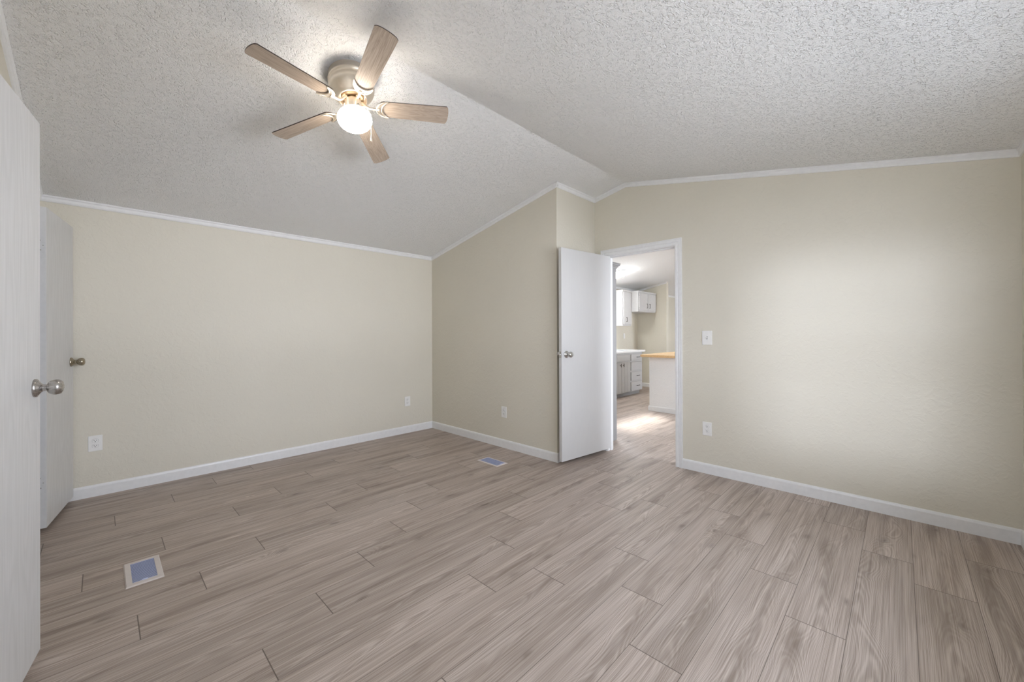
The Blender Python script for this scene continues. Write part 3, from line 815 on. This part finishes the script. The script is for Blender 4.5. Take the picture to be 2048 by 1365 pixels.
# pull chain: over the globe's shoulder, then straight down
Rf = fan.rotation_euler.to_matrix()
down_l = Rf.transposed() @ Vector((0, 0, -1))
ang = -0.80
cd = Vector((math.cos(ang), math.sin(ang), 0))
chain = [cd * 0.044 + Vector((0, 0, -0.196)), cd * 0.056 + Vector((0, 0, -0.199)), cd * 0.074 + Vector((0, 0, -0.217)), cd * 0.0925 + Vector((0, 0, -0.262))]
p = chain[-1]
chain += [p + down_l * 0.03, p + down_l * 0.08, p + down_l * 0.112]
bm = bmesh.new()
add_tube(bm, chain, 0.0013, 8)
pcn = obj('pull_chain', bm, M_FANMETAL, fan)
bm = bmesh.new()
q = Vector((0, 0, -1)).rotation_difference(down_l).to_matrix().to_4x4()
add_lathe(bm, [(0, 0.002), (0.0018, 0.0), (0.003, -0.012), (0.0058, -0.022), (0.0064, -0.028), (0.005, -0.033), (0, -0.035)], 20, Matrix.Translation(chain[-1]) @ q)
obj('chain_pull', bm, M_FANMETAL, pcn)

# ------------------------------------------------------------------ kitchen beyond the doorway
# tall pantry whose flank stands just behind the doorway
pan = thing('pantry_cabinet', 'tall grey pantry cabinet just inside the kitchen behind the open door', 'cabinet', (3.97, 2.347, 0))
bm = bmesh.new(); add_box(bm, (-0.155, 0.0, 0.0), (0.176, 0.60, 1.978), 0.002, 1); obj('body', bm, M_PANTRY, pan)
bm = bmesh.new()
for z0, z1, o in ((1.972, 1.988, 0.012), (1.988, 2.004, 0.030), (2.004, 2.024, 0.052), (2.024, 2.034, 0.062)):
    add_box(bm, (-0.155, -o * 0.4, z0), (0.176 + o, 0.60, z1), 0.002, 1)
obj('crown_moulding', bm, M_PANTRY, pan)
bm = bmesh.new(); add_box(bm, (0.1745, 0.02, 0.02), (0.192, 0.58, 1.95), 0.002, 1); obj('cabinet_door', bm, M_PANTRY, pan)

def bail(name, parent, c, axis, length, m=M_DARKMETAL, stand=0.022, r=0.0045):
    """bar pull facing -v (local -y); axis 'x' or 'z'."""
    a = Vector((1, 0, 0)) if axis == 'x' else Vector((0, 0, 1))
    c = Vector(c); o = Vector((0, -1, 0))
    bm = bmesh.new()
    add_tube(bm, [c - a * length / 2, c - a * length / 2 + o * stand * 0.8, c - a * length / 2 * 0.9 + o * stand, c + a * length / 2 * 0.9 + o * stand, c + a * length / 2 + o * stand * 0.8, c + a * length / 2], r, 8)
    return obj(name, bm, m, parent)
# base cabinet
BF = 3.82
base = thing('base_cabinet', 'grey base cabinet with four drawers and panelled doors under the white counter', 'cabinet', (7.3, 4.11, 0))
def bl_(u, v, z): return (u - 7.3, v - 4.11, z)
bm = bmesh.new()
add_box(bm, bl_(5.6, BF, 0.075), bl_(7.778, VA - 0.002, 0.848), 0.0015, 1)
obj('body', bm, M_CABGREY, base)
bm = bmesh.new(); add_box(bm, bl_(5.6, BF + 0.055, 0.0), bl_(7.765, VA - 0.002, 0.078)); obj('toe_kick', bm, M_PANTRY, base)
for k, (z0, z1, pull) in enumerate(((0.685, 0.810, True), (0.492, 0.657, False), (0.290, 0.460, True), (0.090, 0.262, True))):
    bm = bmesh.new(); add_box(bm, bl_(7.289, BF - 0.018, z0), bl_(7.722, BF + 0.002, z1), 0.004, 2)
    d = obj('drawer', bm, M_CABGREY, base)
    if pull: bail('handle', d, bl_(7.56, BF - 0.018, (z0 + z1) / 2 + 0.004), 'x', 0.10)
for u0, u1 in ((6.72, 7.236), (6.16, 6.68)):
    bm = bmesh.new(); add_box(bm, bl_(u0, BF - 0.018, 0.694), bl_(u1, BF + 0.002, 0.810), 0.004, 2); obj('drawer', bm, M_CABGREY, base, label='false drawer front without a pull')
def panel_door(u0, u1, z0, z1, hx, parent):
    bm = bmesh.new()
    n = max(2, round((u1 - u0) / 0.11))
    for i in range(n):                      # bead-board: planks with grooves between
        a = u0 + (u1 - u0) * i / n; b = u0 + (u1 - u0) * (i + 1) / n
        add_box(bm, bl_(a, BF - 0.018, z0), bl_(b, BF + 0.002, z1), 0.004, 1)
    d = obj('cabinet_door', bm, M_CABGREY, parent)
    bm = bmesh.new(); c = Vector(bl_(hx, BF - 0.018, 0.615))
    add_tube(bm, [c, c + Vector((0, -0.022, 0))], 0.006, 8)
    add_tube(bm, [c + Vector((0, -0.024, -0.032)), c + Vector((0, -0.024, 0.032))], 0.0065, 8)
    obj('handle', bm, M_DARKMETAL, d)
panel_door(6.905, 7.236, 0.085, 0.668, 6.955, base)
panel_door(6.565, 6.895, 0.085, 0.668, 6.850, base)
panel_door(6.16, 6.555, 0.085, 0.668, 6.50, base)
# worktop, sink
bm = bmesh.new()
add_box(bm, (5.55, BF - 0.035, 0.848), (7.86, VA - 0.004, 0.888), 0.006, 2)
obj('kitchen_counter', bm, M_COUNTER, label='white laminate kitchen counter on the grey base cabinet', cat='counter')
sk = thing('kitchen_sink', 'grey drop-in sink set in the white kitchen counter', 'sink', (6.95, 4.10, 0.888))
bm = bmesh.new()
for lo, hi in (((-0.36, -0.22, 0), (0.36, -0.19, 0.008)), ((-0.36, 0.17, 0), (0.36, 0.22, 0.008)), ((-0.36, -0.19, 0), (-0.33, 0.17, 0.008)), ((0.33, -0.19, 0), (0.36, 0.17, 0.008)), ((-0.015, -0.19, 0), (0.015, 0.17, 0.008))):
    add_box(bm, lo, hi, 0.002, 1)
obj('rim', bm, M_SINK, sk)
box_obj('basin', (-0.33, -0.19, 0.0005), (0.33, 0.17, 0.0025), M_SINK, sk)
# wall cabinets
def wall_cab(name, label, u0, u1, vf, z0, z1, doors, hside, vb=VA):
    root = thing(name, label, 'cabinet', (u0, vb, z0))
    def q(u, v, z): return (u - u0, v - vb, z - z0)
    bm = bmesh.new(); add_box(bm, q(u0, vf, z0), q(u1, vb, z1), 0.0015, 1); obj('body', bm, M_CABLIGHT, root)
    bm = bmesh.new(); zt = z1 - 0.03
    add_prism(bm, [q(u0 - 0.008, vb - 0.002, zt), q(u0 - 0.008, vf - 0.012, zt), q(u1 + 0.002, vf - 0.012, zt), q(u1 + 0.002, vf - 0.0005, zt), q(u0 - 0.0005, vf - 0.0005, zt), q(u0 - 0.0005, vb - 0.002, zt)], (0, 0, 0.034))
    obj('top_moulding', bm, M_CABLIGHT, root)
    for (a, b, hx) in doors:
        bm = bmesh.new(); add_box(bm, q(a, vf - 0.018, z0 + 0.03), q(b, vf + 0.002, z1 - 0.045), 0.004, 2)
        d = obj('cabinet_door', bm, M_CABLIGHT, root)
        bail('handle', d, q(hx, vf - 0.018, z0 + 0.13), 'z', 0.085)
        if hside is not None:
            pass
    return root
wall_cab('wall_cabinet', 'tall narrow pale grey wall cabinet above the kitchen counter', 7.49, 7.862, 4.10, 1.385, 2.125, [(7.52, 7.85, 7.62)], None)
wc2 = wall_cab('wall_cabinet', 'short wide pale grey wall cabinet in the kitchen corner with two doors', 7.868, 8.715, 3.945, 1.685, 2.118, [(7.895, 8.285, 8.23), (8.297, 8.69, 8.36)], 1)
for z in (0.07, 0.335):
    bm = bmesh.new()
    add_tube(bm, [(0.016, 3.945 - 0.014 - VA, z - 0.03), (0.016, 3.945 - 0.014 - VA, z + 0.03)], 0.008, 8)
    obj('hinge', bm, M_NICKEL, wc2)
# peninsula: textured half wall with a butcher block worktop
pen = thing('kitchen_peninsula', 'white textured half wall with white base trim under the butcher block', 'peninsula', (6.85, 2.55, 0))
bm = bmesh.new(); add_box(bm, (-0.78, -0.36, 0), (0.95, 0.31, 0.852), 0.003, 1)
M_PEN = wall_mat('half_wall_white_texture', (0.80, 0.80, 0.79))
obj('body', bm, M_PEN, pen)
bm = bmesh.new()
strip(bm, (-0.78, -0.36, 0), (-0.78, 0.323, 0), (-1, 0, 0), (0, 0, -1), [(0, 0), (0.014, 0), (0.014, -0.066), (0.009, -0.078), (0, -0.078)])
strip(bm, (-0.78, 0.31, 0), (0.95, 0.31, 0), (0, 1, 0), (0, 0, -1), [(0, 0), (0.014, 0), (0.014, -0.066), (0.009, -0.078), (0, -0.078)])
obj('base_trim', bm, M_TRIM, pen)
bm = bmesh.new(); add_box(bm, (5.955, 2.08, 0.852), (7.90, 2.955, 0.890), 0.005, 2)
obj('butcher_block_top', bm, M_BUTCHER, label='honey coloured butcher block worktop on the white half wall', cat='worktop')
# flush ceiling light
lu, lv = 6.74, 3.80
kl = thing('ceiling_light', 'lit round flush ceiling light in the kitchen', 'ceiling light', (lu, lv, cz(lv)))
kl.rotation_euler = (math.atan(-S1), 0, 0)
bm = bmesh.new(); add_lathe(bm, [(0, 0.0), (0.190, 0.0), (0.190, -0.014), (0.180, -0.018), (0, -0.018)], 48); obj('mount', bm, M_TRIM, kl)
bm = bmesh.new(); add_lathe(bm, [(0, -0.018), (0.178, -0.018), (0.176, -0.040), (0.155, -0.060), (0.10, -0.072), (0, -0.077)], 48); obj('diffuser', bm, M_LED, kl)
